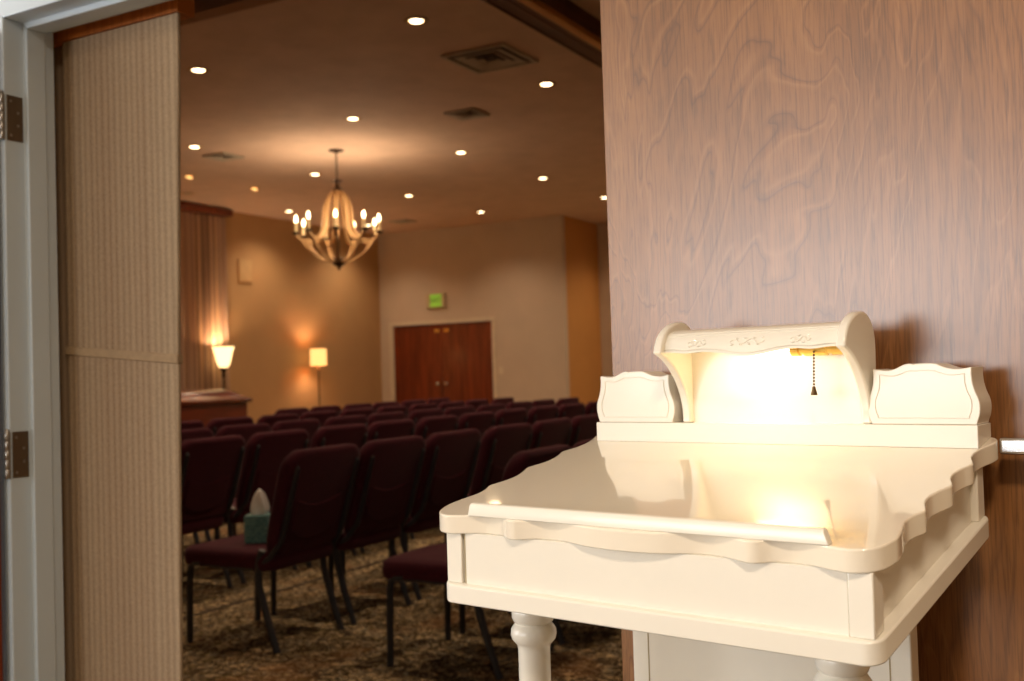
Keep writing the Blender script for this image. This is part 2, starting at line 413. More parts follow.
# apron panels and corner posts
a = .0064; pw = .026
for sx in (0, 1):
    for sy in (0, 1):
        x0 = a-.004 if not sx else W-a-pw; y0 = a if not sy else .388-a-pw
        obj('corner_post', B(x0, x0+pw, y0, y0+pw, Z0+TK, Z0+HB, sh=SL), 'cream', stand, bevel=.0015)
obj('front_panel', B(a+pw, W-a-pw, a+.0025, a+.016, Z0+TK, Z0+HB, sh=SL), 'cream', stand)
obj('rear_panel', B(a+pw, W-a-pw, .388-a-.016, .388-a-.005, Z0+TK, Z0+HB, sh=SL), 'cream', stand)
for x0 in (a+.009, W-a-.02):
    obj('side_panel', B(x0, x0+.011, a+pw, .388-a-pw, Z0+TK, Z0+HB, sh=SL), 'cream', stand)
for x in (a+pw, W-a-pw): obj('panel_groove', B(x-.0008, x+.0008, a+.0021, a+.0028, Z0+TK, Z0+HB, sh=SL), 'groove', stand)

# scalloped top board
CC = .2785
FV = [(0, -.002), (.02, -.0015), (.05, .0015), (.07, .006), (.095, .0112), (.115, .0112), (.135, .0065), (.148, .0022), (.156, -.0002), (.166, .0012), (.181, .0085), (.205, .0115), (.225, .008), (.245, .003), (.262, .0)]
COR = [(.275, .002), (.285, .0075), (.2925, .017), (.2965, .030), (.298, .044)]
SIDE = [(.2945, .066), (.2895, .088), (.292, .108), (.298, .1235), (.2955, .134), (.2895, .152), (.288, .171), (.2925, .192), (.299, .211), (.2965, .222), (.290, .240), (.2885, .260), (.2925, .279), (.298, .295), (.2955, .306), (.289, .324), (.2875, .345), (.291, .365), (.2975, .385), (.299, .398), (.295, .409), (.287, .4145), (.27, .415)]
half = [(w, v) for w, v in FV] + COR + SIDE
full_ = [(CC-w*1.012, v) for w, v in half[::-1]] + [(CC+w, v) for w, v in half[1:]]
out = catmull(full_, 4)
bm = bmesh.new()
prism(bm, out, lambda p: (p[0], p[1], Z0+HB+SL*p[1]), lambda p: (p[0], p[1], Z0+HT+SL*p[1]))
obj('desk_top', bm, 'cream_top', stand, bevel=.0018, seg=3)
# page stop lip along the front
bm = bmesh.new()
LP = [(.0035, 0), (.0035, .0125), (.0055, .0155), (.011, .0155), (.0135, .012), (.0135, 0)]
def lipx(k, z): return (.047+.004*(1-min(1, z/.0155))*-1 if k == 0 else .516+.006*(1-min(1, z/.0155)))
prism(bm, LP, lambda p: (lipx(0, p[1]), p[0], Z0+HT+SL*p[0]+p[1]), lambda p: (lipx(1, p[1]), p[0], Z0+HT+SL*p[0]+p[1]))
obj('page_stop', bm, 'cream', stand, bevel=.001)

# gallery base strip (level top)
SV0, SV1, SZ = .3588, .4145, Z0+.2120
bm = bmesh.new()
vs = [bm.verts.new((x, y, z)) for x in (-.001, .566) for y, z in ((SV0, Z0+HT+SL*SV0), (SV1, Z0+HT+SL*SV1), (SV1, SZ), (SV0, SZ))]
bm.faces.new(vs[:4]); bm.faces.new(vs[4:][::-1])
for i in range(4): bm.faces.new((vs[i], vs[(i+1) % 4], vs[4+(i+1) % 4], vs[4+i]))
obj('gallery_base', bm, 'cream', stand, bevel=.001)

# letter boxes either side of the hood: scalloped block outlines
BT = [(-.0615, .2835), (-.055, .2828), (-.045, .2815), (-.035, .2825), (-.027, .2858), (-.021, .2885), (-.014, .2896), (-.009, .2886), (-.005, .2892), (.005, .2895), (.014, .2893), (.021, .2878), (.027, .2850), (.036, .2822), (.046, .2812), (.055, .2823), (.0615, .2835)]
BS = [(.0613, .2745), (.0622, .264), (.0650, .253), (.0688, .243), (.0700, .234), (.0690, .224), (.0665, .2165), (.0655, .2122)]
def box_outline(s=1.0, dz=0):
    r = [(w*s, z) for w, z in BS]; l = [(-w*s, z) for w, z in BS[::-1]]
    return catmull(BT, 3)[:-1] + [BT[-1]] + catmull(r, 3) + l[:1]*0 + catmull(l, 3)
for cx, lab in ((.0675, 'left letter box with scalloped top'), (.4985, 'right letter box with scalloped top')):
    bx = bmesh.new(); o_ = box_outline()
    yb = SV1-.001 if cx > .3 else SV1-.001
    prism(bx, o_, lambda p: (cx+p[0], .3635, Z0+p[1]), lambda p: (cx+p[0], yb, Z0+p[1]))
    ob_ = obj('letter_box', bx, 'cream', stand, bevel=.0015, label=lab)
    # routed border line
    cz = .249
    ring = [(cx+p[0]*.86, .3632, Z0+cz+(p[1]-cz)*.78) for p in o_]
    gm = bmesh.new(); tube(gm, ring+[ring[0]], .0007, 6)
    obj('routed_border', gm, 'groove' if False else 'cream', ob_)

# lamp hood
hood = obj('lamp_hood', B(.163, .419, .374, .382, SZ, Z0+.345), 'cream', stand)
CP = [(.3640, .2122), (.3640, .226), (.3605, .243), (.3530, .2605), (.3400, .2785), (.3220, .2955), (.3050, .3065), (.2870, .3140), (.2900, .3240), (.2985, .3380), (.3105, .3480), (.3260, .3555), (.3440, .3595), (.3600, .3585), (.3740, .3520), (.3850, .3400), (.3910, .3230), (.3915, .3000), (.3890, .2700), (.3850, .2400), (.3830, .2122)]
cpp = catmull(CP[:8], 3)[:-1] + [CP[7]] + catmull(CP[8:], 3)
for x0, x1 in ((.1500, .1635), (.4188, .4323)):
    bm = bmesh.new(); prism(bm, cpp, lambda p: (x0, p[0], Z0+p[1]), lambda p: (x1, p[0], Z0+p[1]))
    obj('cheek', bm, 'cream', hood, bevel=.003, seg=3)
# curved valance and canopy
VP_ = [(.2975, .3150), (.2995, .3250), (.3045, .3345), (.3130, .3415), (.3260, .3460), (.3450, .3475), (.3700, .3450), (.3820, .3380)]
VP_ = catmull(VP_, 3)
bm = bmesh.new(); nu = 60; th = .006
def vbot(s):
    d = abs(s-.5)
    z = .0085*math.exp(-(d/.16)**2) + .0022*math.exp(-((d-.36)/.06)**2)
    return z
rows = []
for i in range(nu+1):
    s = i/nu; x = .1635+s*(.4188-.1635)
    o_ = []; dz = vbot(s)
    for j, (v, z) in enumerate(VP_):
        o_.append((x, v - (.0008 if j == 0 else 0), Z0+z-(dz if j == 0 else 0)))
    inner = []
    for j, (v, z) in enumerate(VP_):
        q = 1.0
        inner.append((x, min(.381, v+.0055), Z0+z-(dz if j == 0 else 0)-(0 if j == 0 else .005*min(1, j/4))))
    rows.append([bm.verts.new(p) for p in o_+inner[::-1]])
n = len(rows[0])
for A, C in zip(rows, rows[1:]):
    for k in range(n): bm.faces.new((A[k], A[(k+1) % n], C[(k+1) % n], C[k]))
bm.faces.new(rows[0]); bm.faces.new(rows[-1][::-1])
obj('valance', bm, 'cream', hood)
# carved vine and mouldings on the valance
def vface(s, z):   # point on the valance front at height z
    for (v0, z0), (v1, z1) in zip(VP_, VP_[1:]):
        if z0 <= z <= z1: return v0+(v1-v0)*(z-z0)/(z1-z0)
    return VP_[0][0] if z < .32 else VP_[6][0]
def vx(s): return .1635+s*(.4188-.1635)
bm = bmesh.new()
tube(bm, [(vx(s/40), vface(0, .3375)-.0002, Z0+.3375) for s in range(41)], .0010, 6)
tube(bm, [(vx(s/40), vface(0, .3405)-.0002, Z0+.3405) for s in range(41)], .0007, 6)
obj('moulding_line', bm, 'cream', hood)
bm = bmesh.new()
for c0, wd in ((.2, .055), (.5, .10), (.8, .055)):
    tube(bm, [(vx(c0-wd+2*wd*i/30), vface(0, .3265+.0028*math.sin(i/30*4*PI))-.0004, Z0+.3265+.0028*math.sin(i/30*4*PI)) for i in range(31)], .0009, 6)
    for j in range(int(wd*80)):
        ss = c0-wd+2*wd*(j+.5)/int(wd*80); zz = .3265+.004*(1 if j % 2 else -1)
        q = Vector((vx(ss), vface(0, zz)-.0002, Z0+zz))
        ang = random.uniform(-.6, .6)
        tube(bm, [q+Vector((-.0035*math.cos(ang), 0, -.0035*math.sin(ang))), q, q+Vector((.0035*math.cos(ang), -.0002, .0035*math.sin(ang)))], [.0004, .0018, .0003], 6)
obj('carved_vine', bm, 'cream', hood)
bm = bmesh.new()   # routed inner border of the valance hem
tube(bm, [(vx(s/60), VP_[0][0]-.0009, Z0+.3195-vbot(s/60)) for s in range(61)], .0007, 6)
obj('hem_bead', bm, 'cream', hood)
# lamp fittings: brass socket, tube bulb, pull chain
R90 = Matrix.Rotation(PI/2, 3, 'Y')
bm = bmesh.new()
lathe(bm, [(.004, 0), (.0115, .001), (.0115, .012), (.0095, .013), (.0095, .018), (.0118, .019), (.0118, .050), (.0095, .052), (.0095, .057), (.0115, .058), (.0115, .072), (.004, .073)], 24, (.335, .3445, Z0+.3155), R90)
obj('lamp_socket', bm, 'brass', hood)
bm = bmesh.new(); lathe(bm, [(.002, 0), (.008, .003), (.0125, .012), (.0135, .035), (.0125, .060), (.009, .078), (.009, .084)], 20, (.251, .3445, Z0+.3205), R90)
obj('tube_bulb', bm, 'lamp_tube', hood)
ch = bmesh.new(); cx, cyv = .3715, .3315
for i in range(11):
    bmesh.ops.create_icosphere(ch, subdivisions=2, radius=.0016, matrix=Matrix.Translation((cx-.00016*i, cyv, Z0+.3090-.0043*i)))
tube(ch, [(cx, cyv, Z0+.310), (cx-.0018, cyv, Z0+.264)], .0004, 5)
obj('pull_chain', ch, 'antique', hood)
bm = bmesh.new(); lathe(bm, [(.0012, 0), (.0022, -.001), (.0026, -.004), (.0044, -.0105), (.0044, -.0118), (.001, -.012)], 16, (cx-.0018, cyv, Z0+.2635))
obj('chain_weight', bm, 'antique', hood)

# turned legs in front, panel behind
LEG = [(.0262, .004), (.0285, -.001), (.0285, -.010), (.0262, -.0155), (.0235, -.0175), (.0262, -.020), (.0298, -.0255), (.0305, -.0315), (.0290, -.038), (.0250, -.0425), (.0222, -.0455), (.0212, -.052), (.0212, -.20), (.0235, -.35), (.0290, -.47), (.0330, -.56), (.0345, -.63), (.0300, -.69), (.0210, -.725), (.0190, -.735), (.0250, -.745), (.0270, -.755), (.0250, -.765), (.0180, -.775), (.0165, -.80), (.0200, -.86), (.0225, -.90), (.0200, -.935), (.015, -.9447-.0)]
for x in (.0695, .4915):
    topz = Z0+SL*.098
    pr = [(r, z*(topz)/.9447) for r, z in LEG]
    pr[-1] = (.015, -topz)
    pr = [(.0245, .004)] + [(r, z-.038) for r, z in pr[:-1]] + [pr[-1]]
    pr = [p for p in pr if p[1] > -topz+.012] + [(.019, -topz+.010), (.015, -topz)]
    obj('turned_leg', L(*pr, n=40, c=(x, .098, topz)), 'cream', stand, ang=60)
bm = bmesh.new(); box(bm, .0745, .485, .3255, .352, .0, Z0+SL*.326-.001)
pnl = obj('pedestal_panel', bm, 'cream', stand, bevel=.002)
for x in (.102, .458): obj('stile_groove', B(x-.0008, x+.0008, .3248, .3256, .0, Z0+.06), 'groove', pnl)
obj('foot_board', B(.0545, .515, .30, .38, 0, .05), 'cream', stand, bevel=.004)

# ------------------------------------------------------------------ veneer door folded back behind the stand
dl = thing('veneer_door', 'open reddish brown wood veneer door behind the cream stand', 'door', (-.7046, 1.608, 0), DR)
obj('door_slab', B(0, .82, 0, .042, .012, 2.11), 'veneer', dl, bevel=.0015)
hd = bmesh.new()
# lever on the visible face, pointing back toward the hinges
lathe(hd, [(.027, 0), (.027, .006), (.024, .009), (.012, .010), (.011, .032), (.004, .033)], 28, (.752, 0, 1.128), Matrix.Rotation(PI/2, 3, 'X'))
obj('handle_rose', hd, 'chrome', dl)
bm = bmesh.new(); box(bm, .607, .765, -.047, -.030, 1.1175, 1.139)
obj('door_handle', bm, 'chrome', dl, bevel=.004, seg=3)

# ------------------------------------------------------------------ chapel chairs
def make_chair(label):
    t = thing('chapel_chair', label, 'chair')
    # local: faces -x, width along y, origin floor centre
    # seat cushion
    bm = bmesh.new()
    prof = []
    so = rrect(-.30, .28, -.25, .25, .075, 6)
    lay = [(.92, .362), (.985, .374), (1.0, .405), (.985, .438), (.93, .449), (.7, .454)]
    rings = []
    for s, z in lay:
        rings.append([bm.verts.new(((x+.05)*s-.05, y*s, z+(.004 if z > .46 else 0)*(1 if x < 0 else 0))) for x, y in so])
    n = len(so)
    for A, C in zip(rings, rings[1:]):
        for k in range(n): bm.faces.new((A[k], A[(k+1) % n], C[(k+1) % n], C[k]))
    bm.faces.new(rings[0][::-1]); bm.faces.new(rings[-1])
    obj('seat', bm, 'plum', t, ang=60)
    # backrest: rounded slab, reclined, slightly dished
    bm = bmesh.new()
    outl = []
    hw, r = .268, .085
    for i in range(9):
        q = math.radians(90*i/8); outl.append((hw-r+r*math.cos(q), .915-r+r*math.sin(q)))
    outl = outl + [(-y, z) for y, z in outl[::-1]]
    outl = outl + [(-.258, .60), (-.245, .50), (-.225, .45), (-.19, .432)] + [(.19, .432), (.225, .45), (.245, .50), (.258, .60)]
    def bx(y, z): return .262+.145*(z-.44)/.47+.10*max(0, (.235-abs(y)))*-.12
    cz = .68
    lay = [(-.045, .84), (-.040, .95), (-.022, 1.0), (.012, 1.0), (.026, .965), (.030, .86)]
    rings = []
    for dx, s in lay:
        rings.append([bm.verts.new((bx(y, z)+dx, y*(1-(1-s)*.8), cz+(z-cz)*(1-(1-s)*.8))) for y, z in outl])
    n = len(outl)
    for A, C in zip(rings, rings[1:]):
        for k in range(n): bm.faces.new((A[k], A[(k+1) % n], C[(k+1) % n], C[k]))
    bm.faces.new(rings[0][::-1]); bm.faces.new(rings[-1])
    br = obj('backrest', bm, 'plum', t, ang=60)
    # hymnal pocket on the rear
    bm = bmesh.new()
    po = [(-.165, .685)] + [(-.165*math.cos(math.radians(a_)), .56-.075*math.sin(math.radians(a_))) for a_ in range(0, 181, 12)] + [(.165, .685)] + [(.165*(1-i/6*2), .685-.035*math.sin(PI*i/6)) for i in range(1, 6)]
    prism(bm, po, lambda p: (bx(p[0], p[1])+.024, p[0], p[1]), lambda p: (bx(p[0], p[1])+.038, p[0], p[1]))
    obj('book_pocket', bm, 'plum', br, bevel=.006)
    for s in (-1, 1):
        y = s*.235
        # front leg, bends back under the seat
        bm = bmesh.new()
        tube(bm, [(-.245, y, 0), (-.240, y, .20), (-.236, y, .325), (-.228, y, .358), (-.205, y, .376), (-.16, y, .380)], [.015]+[.016]*5, 10)
        obj('leg', bm, 'black', t)
        bm = bmesh.new()
        tube(bm, [(.290, y, 0), (.24, y, .14), (.19, y, .30), (.19, y, .40), (.215, y, .46)], [.016]+[.017]*4, 10)
        obj('leg', bm, 'black', t)
        bm = bmesh.new()
        tube(bm, [(-.16, y, .380), (0, y, .372), (.172, y, .378)], .012, 10)
        obj('seat_rail', bm, 'black', t)
        bm = bmesh.new(); yy = s*.222
        tube(bm, [(.215, y, .40), (.262, y, .43), (bx(yy, .5)+.034, yy, .50)] + [(bx(yy, z)+.038, yy, z) for z in (.56, .66, .76, .83)] + [(bx(yy, .85)+.02, yy, .852)], .0135, 8)
        obj('back_tube', bm, 'black', t)
    return t

def copy_tree(o, parent=None):
    c = o.copy(); COL.objects.link(c)
    if parent: c.parent = parent
    for ch_ in list(o.children): copy_tree(ch_, c)
    return c

ORD = ['first', 'second', 'third', 'fourth', 'fifth', 'sixth', 'seventh', 'eighth', 'ninth', 'tenth', 'eleventh', 'twelfth', 'thirteenth', 'fourteenth', 'fifteenth']
ROWN = ['the row nearest the cream stand', 'the second row, behind the tissue box chair', 'the third row from the doorway', 'the fourth row from the doorway', 'the fifth row from the doorway', 'the farthest row by the wall lamps']
rows_ = [(-2.47, 3.96, 3, 0), (-3.60, 3.92, 14, 0), (-4.88, 4.50, 13, 0), (-5.87, 4.64, 12, 0), (-7.00, 6.28, 10, 0), (-8.13, 8.95, 6, 0)]
chair0 = None; PITCH = .592
for r, (X, Y0, nch, _) in enumerate(rows_):
    for i in range(nch):
        if r == 1 and i == 0: lab = 'plum chapel chair with the tissue box on its seat'
        elif r == 0: lab = 'plum chair in the row nearest the cream stand, %s from the doorway' % ORD[i]
        elif r == 1: lab = 'plum chair in the tissue box row, %s along from the tissue box' % ORD[i-1]
        else: lab = 'plum chair in %s, %s from its near end' % (ROWN[r], ORD[i])
        if chair0 is None: c = chair0 = make_chair(lab)
        else: c = copy_tree(chair0)
        c['label'] = lab; c['group'] = 'plum chapel chairs set in rows'
        jx = random.uniform(-.02, .02) if not (r == 1 and i == 0) else 0
        c.location = (X+jx, Y0+PITCH*i, 0); c.rotation_euler = (0, 0, random.uniform(-.02, .02))

# tissue box on the first chair
tb = thing('tissue_box', 'teal patterned tissue box with white tissue on a chair seat', 'tissue box', (-3.59, 3.90, .4575), math.radians(26))
obj('carton', B(-.058, .058, -.058, .058, 0, .130), 'tissue_box', tb, bevel=.002)
bm = bmesh.new(); N = 28
prof_t = [(.034, .126), (.044, .15), (.042, .175), (.034, .205), (.022, .232), (.006, .250)]
rings = []
for j, (r_, z) in enumerate(prof_t):
    rings.append([bm.verts.new(((r_*(1+.22*math.sin(5*q+j*.4))*math.cos(q))*.95+.004*j*.3, r_*(.42+.15*math.cos(3*q+j))*math.sin(q), z+.004*math.sin(3*q))) for q in [2*PI*k/N for k in range(N)]])
for A, C in zip(rings, rings[1:]):
    for k in range(N): bm.faces.new((A[k], A[(k+1) % N], C[(k+1) % N], C[k]))
bm.faces.new(rings[0][::-1]); bm.faces.new(rings[-1])
obj('tissue', bm, 'tissue', tb, ang=70)

# ------------------------------------------------------------------ ceiling fittings
def spot(loc, power, color, size=1.9, blend=.6, r=.06, rot=(0, 0, 0)):
    d = bpy.data.lights.new('downlight_and_added_beam', 'SPOT'); d.energy = power; d.color = color; d.spot_size = size; d.spot_blend = blend; d.shadow_soft_size = r*3  # shared by the real downlights and the added beams without fixtures
    o = bpy.data.objects.new('downlight_and_added_beam', d); COL.objects.link(o); o.location = loc; o.rotation_euler = rot; return o
WARM = (1.0, .72, .47)
def downlight(x, y, lab, on=True):
    t = thing('recessed_downlight', lab, 'ceiling light', (x, y, CH), 0, 'recessed downlights in the chapel ceiling')
    bm = bmesh.new()
    # trim ring
    prof = [(.052, -.001), (.086, -.001), (.092, -.005), (.086, -.010), (.056, -.008), (.052, -.001)]
    rings = []
    for r_, z in prof[:-1]: rings.append([bm.verts.new((r_*math.cos(2*PI*k/28), r_*math.sin(2*PI*k/28), z)) for k in range(28)])
    for j in range(5):
        A, C = rings[j], rings[(j+1) % 5]
        for k in range(28): bm.faces.new((A[k], A[(k+1) % 28], C[(k+1) % 28], C[k]))
    obj('trim_ring', bm, 'speaker', t)
    obj('lamp_lens', L((.001, -.001), (.052, -.002), (.046, -.009), (.001, -.012), n=24), 'downlight_glow' if on else 'steel', t)
    return t
xs = [-4.31, -6.51, -8.71, -10.97]; ys = [6.47, 8.57, 10.64, 12.75, 14.80]
cn = ['nearest the folding wall track', 'second from the folding wall track', 'third from the folding wall track', 'nearest the curtained wall']
for j, y in enumerate(ys):
    for i, x in enumerate(xs):
        if (i, j) in ((2, 0), (3, 0), (3, 1)): pass
        t = downlight(x, y, on=(i, j) != (3, 2), lab='recessed downlight in the %s cross row of ceiling, %s' % (ORD[j], cn[i]))
        if (i, j) != (3, 2): spot((x, y, CH-.02), 112, WARM, 2.35, .9)
for x, y, w in ((-9.97, 9.72, 'near the curtain'), (-9.93, 10.86, 'beyond the other swivel light')):
    t = thing('swivel_downlight', 'small angled swivel ceiling light %s' % w, 'ceiling light', (x, y, CH), 0, 'swivel ceiling lights')
    obj('trim_ring', L((.06, -.001), (.07, -.006), (.05, -.012), (.02, -.012), n=20), 'speaker', t)
    obj('lamp_lens', L((.03, -.012), (.045, -.03), (.04, -.045), (.005, -.05), n=20, rot=Matrix.Rotation(.5, 3, 'Y')), 'shade_glow_drum', t)
# added unseen beams without fixtures, put in to brighten the chapel
for x, y, z in [(-2.1, y_, CH) for y_ in (6.47, 8.57, 10.64, 12.75, 14.8)] + [(-6.55, 16.75, CH), (-4.4, 16.75, CH), (-2.1, 4.4, CH), (-4.31, 4.4, 3.70), (-6.51, 4.4, 3.70)]:
    spot((x, y, z-.02), 112, WARM, 2.35, .9)
def vent(x, y, s, lab, ring=True):
    t = thing('air_vent', lab, 'vent', (x, y, CH), 0, 'square ceiling air vents')
    bm = bmesh.new(); h = s/2; w = .035
    box(bm, -h, h, -h, -h+w, -.02, -.001); box(bm, -h, h, h-w, h, -.02, -.001)
    box(bm, -h, -h+w, -h+w, h-w, -.02, -.001); box(bm, h-w, h, -h+w, h-w, -.02, -.001)
    obj('frame', bm, 'vent', t, bevel=.004)
    obj('backing', B(-h+w, h-w, -h+w, h-w, -.006, -.001), 'vent_dark', t)
    bm = bmesh.new()
    # sloping concentric louvres
    for q in (.74, .48, .24):
        a_, b_ = h*q, h*q*.72
        va = [bm.verts.new((a_*sx, a_*sy, -.020)) for sx, sy in ((-1, -1), (1, -1), (1, 1), (-1, 1))]
        vb = [bm.verts.new((b_*sx, b_*sy, -.007)) for sx, sy in ((-1, -1), (1, -1), (1, 1), (-1, 1))]
        vc = [bm.verts.new((a_*sx, a_*sy, -.022)) for sx, sy in ((-1, -1), (1, -1), (1, 1), (-1, 1))]
        vd = [bm.verts.new((b_*sx, b_*sy, -.009)) for sx, sy in ((-1, -1), (1, -1), (1, 1), (-1, 1))]
        for k in range(4):
            k2 = (k+1) % 4
            bm.faces.new((va[k], va[k2], vb[k2], vb[k])); bm.faces.new((vc[k], vd[k], vd[k2], vc[k2]))
            bm.faces.new((va[k], vc[k], vc[k2], va[k2])); bm.faces.new((vb[k], vb[k2], vd[k2], vd[k]))
    obj('louvres', bm, 'vent', t)
vent(-4.33, 7.59, .60, 'large square ceiling vent nearest the doorway')
vent(-5.47, 9.08, .34, 'small square ceiling vent beyond the large one')
vent(-8.82, 9.13, .34, 'small square ceiling vent left of the chandelier')
vent(-10.25, 14.8, .34, 'small square ceiling vent near the rear doors')

# ceiling-hung folding wall track
t = thing('folding_wall_track', 'dark wood header with folding wall track across the ceiling', 'track', (-3.30, 2, 3.70))
obj('header_box', B(-.15, .03, 0, 15.4, 0, .149), 'header', t)
obj('trim_strip', B(.031, .10, 0, 15.4, -.012, .149), 'header_trim', t)
obj('edge_moulding', B(.101, .125, 0, 15.4, .03, .149), 'header', t)
obj('track_slot', B(-.09, -.03, 0, 15.4, -.004, -.0005), 'header', t)
obj('left_lip', B(-.166, -.151, 0, 15.4, -.008, .149), 'header', t)

# ------------------------------------------------------------------ chandelier
CX, CYY = -7.59, 9.66
cd = thing('chandelier', 'large pale wooden chandelier with curved staves and candle bulbs', 'chandelier', (CX, CYY, CH))
obj('canopy', L((.085, -.001), (.09, -.012), (.03, -.03), (.012, -.04), n=24), 'iron', cd)
bm = bmesh.new()
z = -.04
for i in range(7):
    c_ = Vector((0, 0, -.062-.040*i)); pl = []
    for k in range(13):
        q = 2*PI*k/12; u = .012*math.cos(q); w = .026*math.sin(q)
        pl.append(c_+(Vector((u, 0, w)) if i % 2 else Vector((0, u, w))))
    tube(bm, pl, .0035, 6, cap=False)
obj('chain', bm, 'iron', cd)
obj('top_finial', L((.01, -.33), (.022, -.34), (.06, -.355), (.062, -.365), (.025, -.375), (.022, -.43), (.055, -.45), (.065, -.47), (.04, -.49), (.01, -.50), n=20), 'iron', cd)
obj('centre_rod', L((.011, -.49), (.011, -1.28), n=10), 'iron', cd)
obj('bottom_hub', L((.01, -1.24), (.07, -1.25), (.085, -1.28), (.075, -1.31), (.045, -1.335), (.02, -1.35), (.012, -1.38), (.004, -1.385), n=20), 'iron', cd)
NA = 9
for k in range(NA):
    q = math.radians(6+40*k)-math.radians(29)*0 + math.radians(-61)
    dx, dy = math.cos(q), math.sin(q)
    def ribbon(bm, pth, w0, th_):
        pts_ = catmull(pth, 5); rr = []
        for i, (r_, z_) in enumerate(pts_):
            a_ = pts_[max(0, i-1)]; b_ = pts_[min(len(pts_)-1, i+1)]
            tn = Vector((b_[0]-a_[0], b_[1]-a_[1])).normalized(); nm = Vector((-tn.y, tn.x))
            ring = []
            for sw, st in ((-1, -1), (1, -1), (1, 1), (-1, 1)):
                R_ = r_+nm.x*st*th_/2; Z_ = z_+nm.y*st*th_/2
                ring.append(bm.verts.new((R_*dx-sw*w0/2*dy, R_*dy+sw*w0/2*dx, Z_)))
            rr.append(ring)
        for A, C in zip(rr, rr[1:]):
            for i in range(4): bm.faces.new((A[i], A[(i+1) % 4], C[(i+1) % 4], C[i]))
        bm.faces.new(rr[0][::-1]); bm.faces.new(rr[-1])
    bm = bmesh.new()
    ribbon(bm, [(.045, -.475), (.105, -.54), (.155, -.66), (.168, -.80), (.185, -.91), (.24, -1.00), (.33, -1.050), (.42, -1.035), (.475, -.985)], .040, .022)
    obj('stave', bm, 'pale_wood', cd)
    bm = bmesh.new()
    ribbon(bm, [(.405, -1.045), (.365, -1.12), (.285, -1.20), (.18, -1.265), (.06, -1.295)], .034, .020)
    obj('lower_stave', bm, 'pale_wood', cd)
    bm = bmesh.new(); lathe(bm, [(.012, -.985), (.042, -.975), (.048, -.958), (.018, -.956), (.018, -.95)], 16, (dx*.475, dy*.475, 0))
    obj('candle_cup', bm, 'iron', cd)
    bm = bmesh.new(); lathe(bm, [(.0165, -.95), (.0165, -.845), (.010, -.842)], 14, (dx*.475, dy*.475, 0))
    obj('candle_sleeve', bm, 'candle', cd)
    bm = bmesh.new(); lathe(bm, [(.008, -.842), (.015, -.825), (.018, -.808), (.014, -.785), (.006, -.765), (.002, -.757)], 14, (dx*.475, dy*.475, 0))
    obj('candle_bulb', bm, 'bulb_glow', cd)
    d = bpy.data.lights.new('candle_light', 'POINT'); d.energy = 10; d.color = (1, .72, .46); d.shadow_soft_size = .03
    o = bpy.data.objects.new('candle_light', d); COL.objects.link(o); o.location = (CX+dx*.475, CYY+dy*.475, CH-.80)

# ------------------------------------------------------------------ left wall: curtain, speaker, lamps, chest
cu = thing('curtain', 'tall pleated tan striped curtain on the side wall', 'curtain', (LW, 10.86, 0))
bm = bmesh.new(); ny = 150; Y0c, Y1c = -1.6, 1.10
cols = []
for i in range(ny+1):
    s = i/ny; y = Y0c+(Y1c-Y0c)*s
    x = .085+.045*math.sin(2*PI*y/.15+.7*math.sin(5*y))+.012*math.sin(2*PI*y/.053)
    cols.append((x, y))
prev = None; layers = []
for z, f in ((.02, 1.15), (1.0, 1.05), (2.2, 1.0), (3.3, .9), (3.72, .75)):
    layers.append([(max(.012, .085+(x-.085)*f), y, z) for x, y in cols])
rw = [[bm.verts.new(p) for p in l_] for l_ in layers]
rb = [[bm.verts.new((max(.004, p[0]-.006), p[1], p[2])) for p in l_] for l_ in layers]
for A, C, sgn in [(rw[i], rw[i+1], 1) for i in range(4)]+[(rb[i], rb[i+1], -1) for i in range(4)]:
    for k in range(ny): bm.faces.new((A[k], A[k+1], C[k+1], C[k]))
for i in range(4):
    for k in (0, ny): bm.faces.new((rw[i][k], rw[i+1][k], rb[i+1][k], rb[i][k]))
for k in range(ny):
    bm.faces.new((rw[0][k], rw[0][k+1], rb[0][k+1], rb[0][k])); bm.faces.new((rw[4][k], rw[4][k+1], rb[4][k+1], rb[4][k]))
obj('drape', bm, 'drape', cu, ang=80)
obj('cornice', B(.002, .20, -1.7, 1.17, 3.73, 3.83), 'mahogany', cu, bevel=.01)
sp = thing('wall_speaker', 'beige rectangular speaker panel high on the side wall', 'speaker', (LW, 12.45, 2.94))
obj('cabinet', B(.001, .03, -.15, .15, -.185, .185), 'side_wall_paint', sp, bevel=.01)
obj('grille', B(.0305, .036, -.125, .125, -.16, .16), 'speaker', sp, bevel=.004)

tl = thing('torchiere_lamp', 'lit floor torchiere with flared glass shade in front of the curtain', 'floor lamp', (-11.30, 11.60, 0))
obj('base', L((.14, 0), (.14, .015), (.10, .03), (.03, .05), (.018, .08), n=24), 'iron', tl)
obj('pole', L((.014, .06), (.014, .8), (.028, .83), (.014, .86), (.014, 1.28), (.03, 1.31), (.022, 1.36), (.045, 1.40), (.05, 1.425), n=16), 'iron', tl)
bm = bmesh.new()
pr = [(.055, 1.43), (.085, 1.47), (.105, 1.53), (.118, 1.60), (.135, 1.67), (.16, 1.73), (.155, 1.735), (.13, 1.675), (.112, 1.60), (.099, 1.535), (.08, 1.48), (.045, 1.445)]
lathe(bm, pr, 32); obj('glass_shade', bm, 'shade_glow', tl)
fl = thing('drum_shade_lamp', 'lit floor lamp with drum shade against the side wall', 'floor lamp', (-11.35, 13.83, 0))
obj('base', L((.13, 0), (.13, .015), (.03, .03), (.012, .05), n=24), 'iron', fl)
obj('pole', L((.010, .04), (.010, 1.36), (.025, 1.38), (.012, 1.40), (.012, 1.50), n=12), 'iron', fl)
bm = bmesh.new(); lathe(bm, [(.125, 1.44), (.135, 1.44), (.135, 1.715), (.130, 1.715)], 32)
bm.faces.ensure_lookup_table()
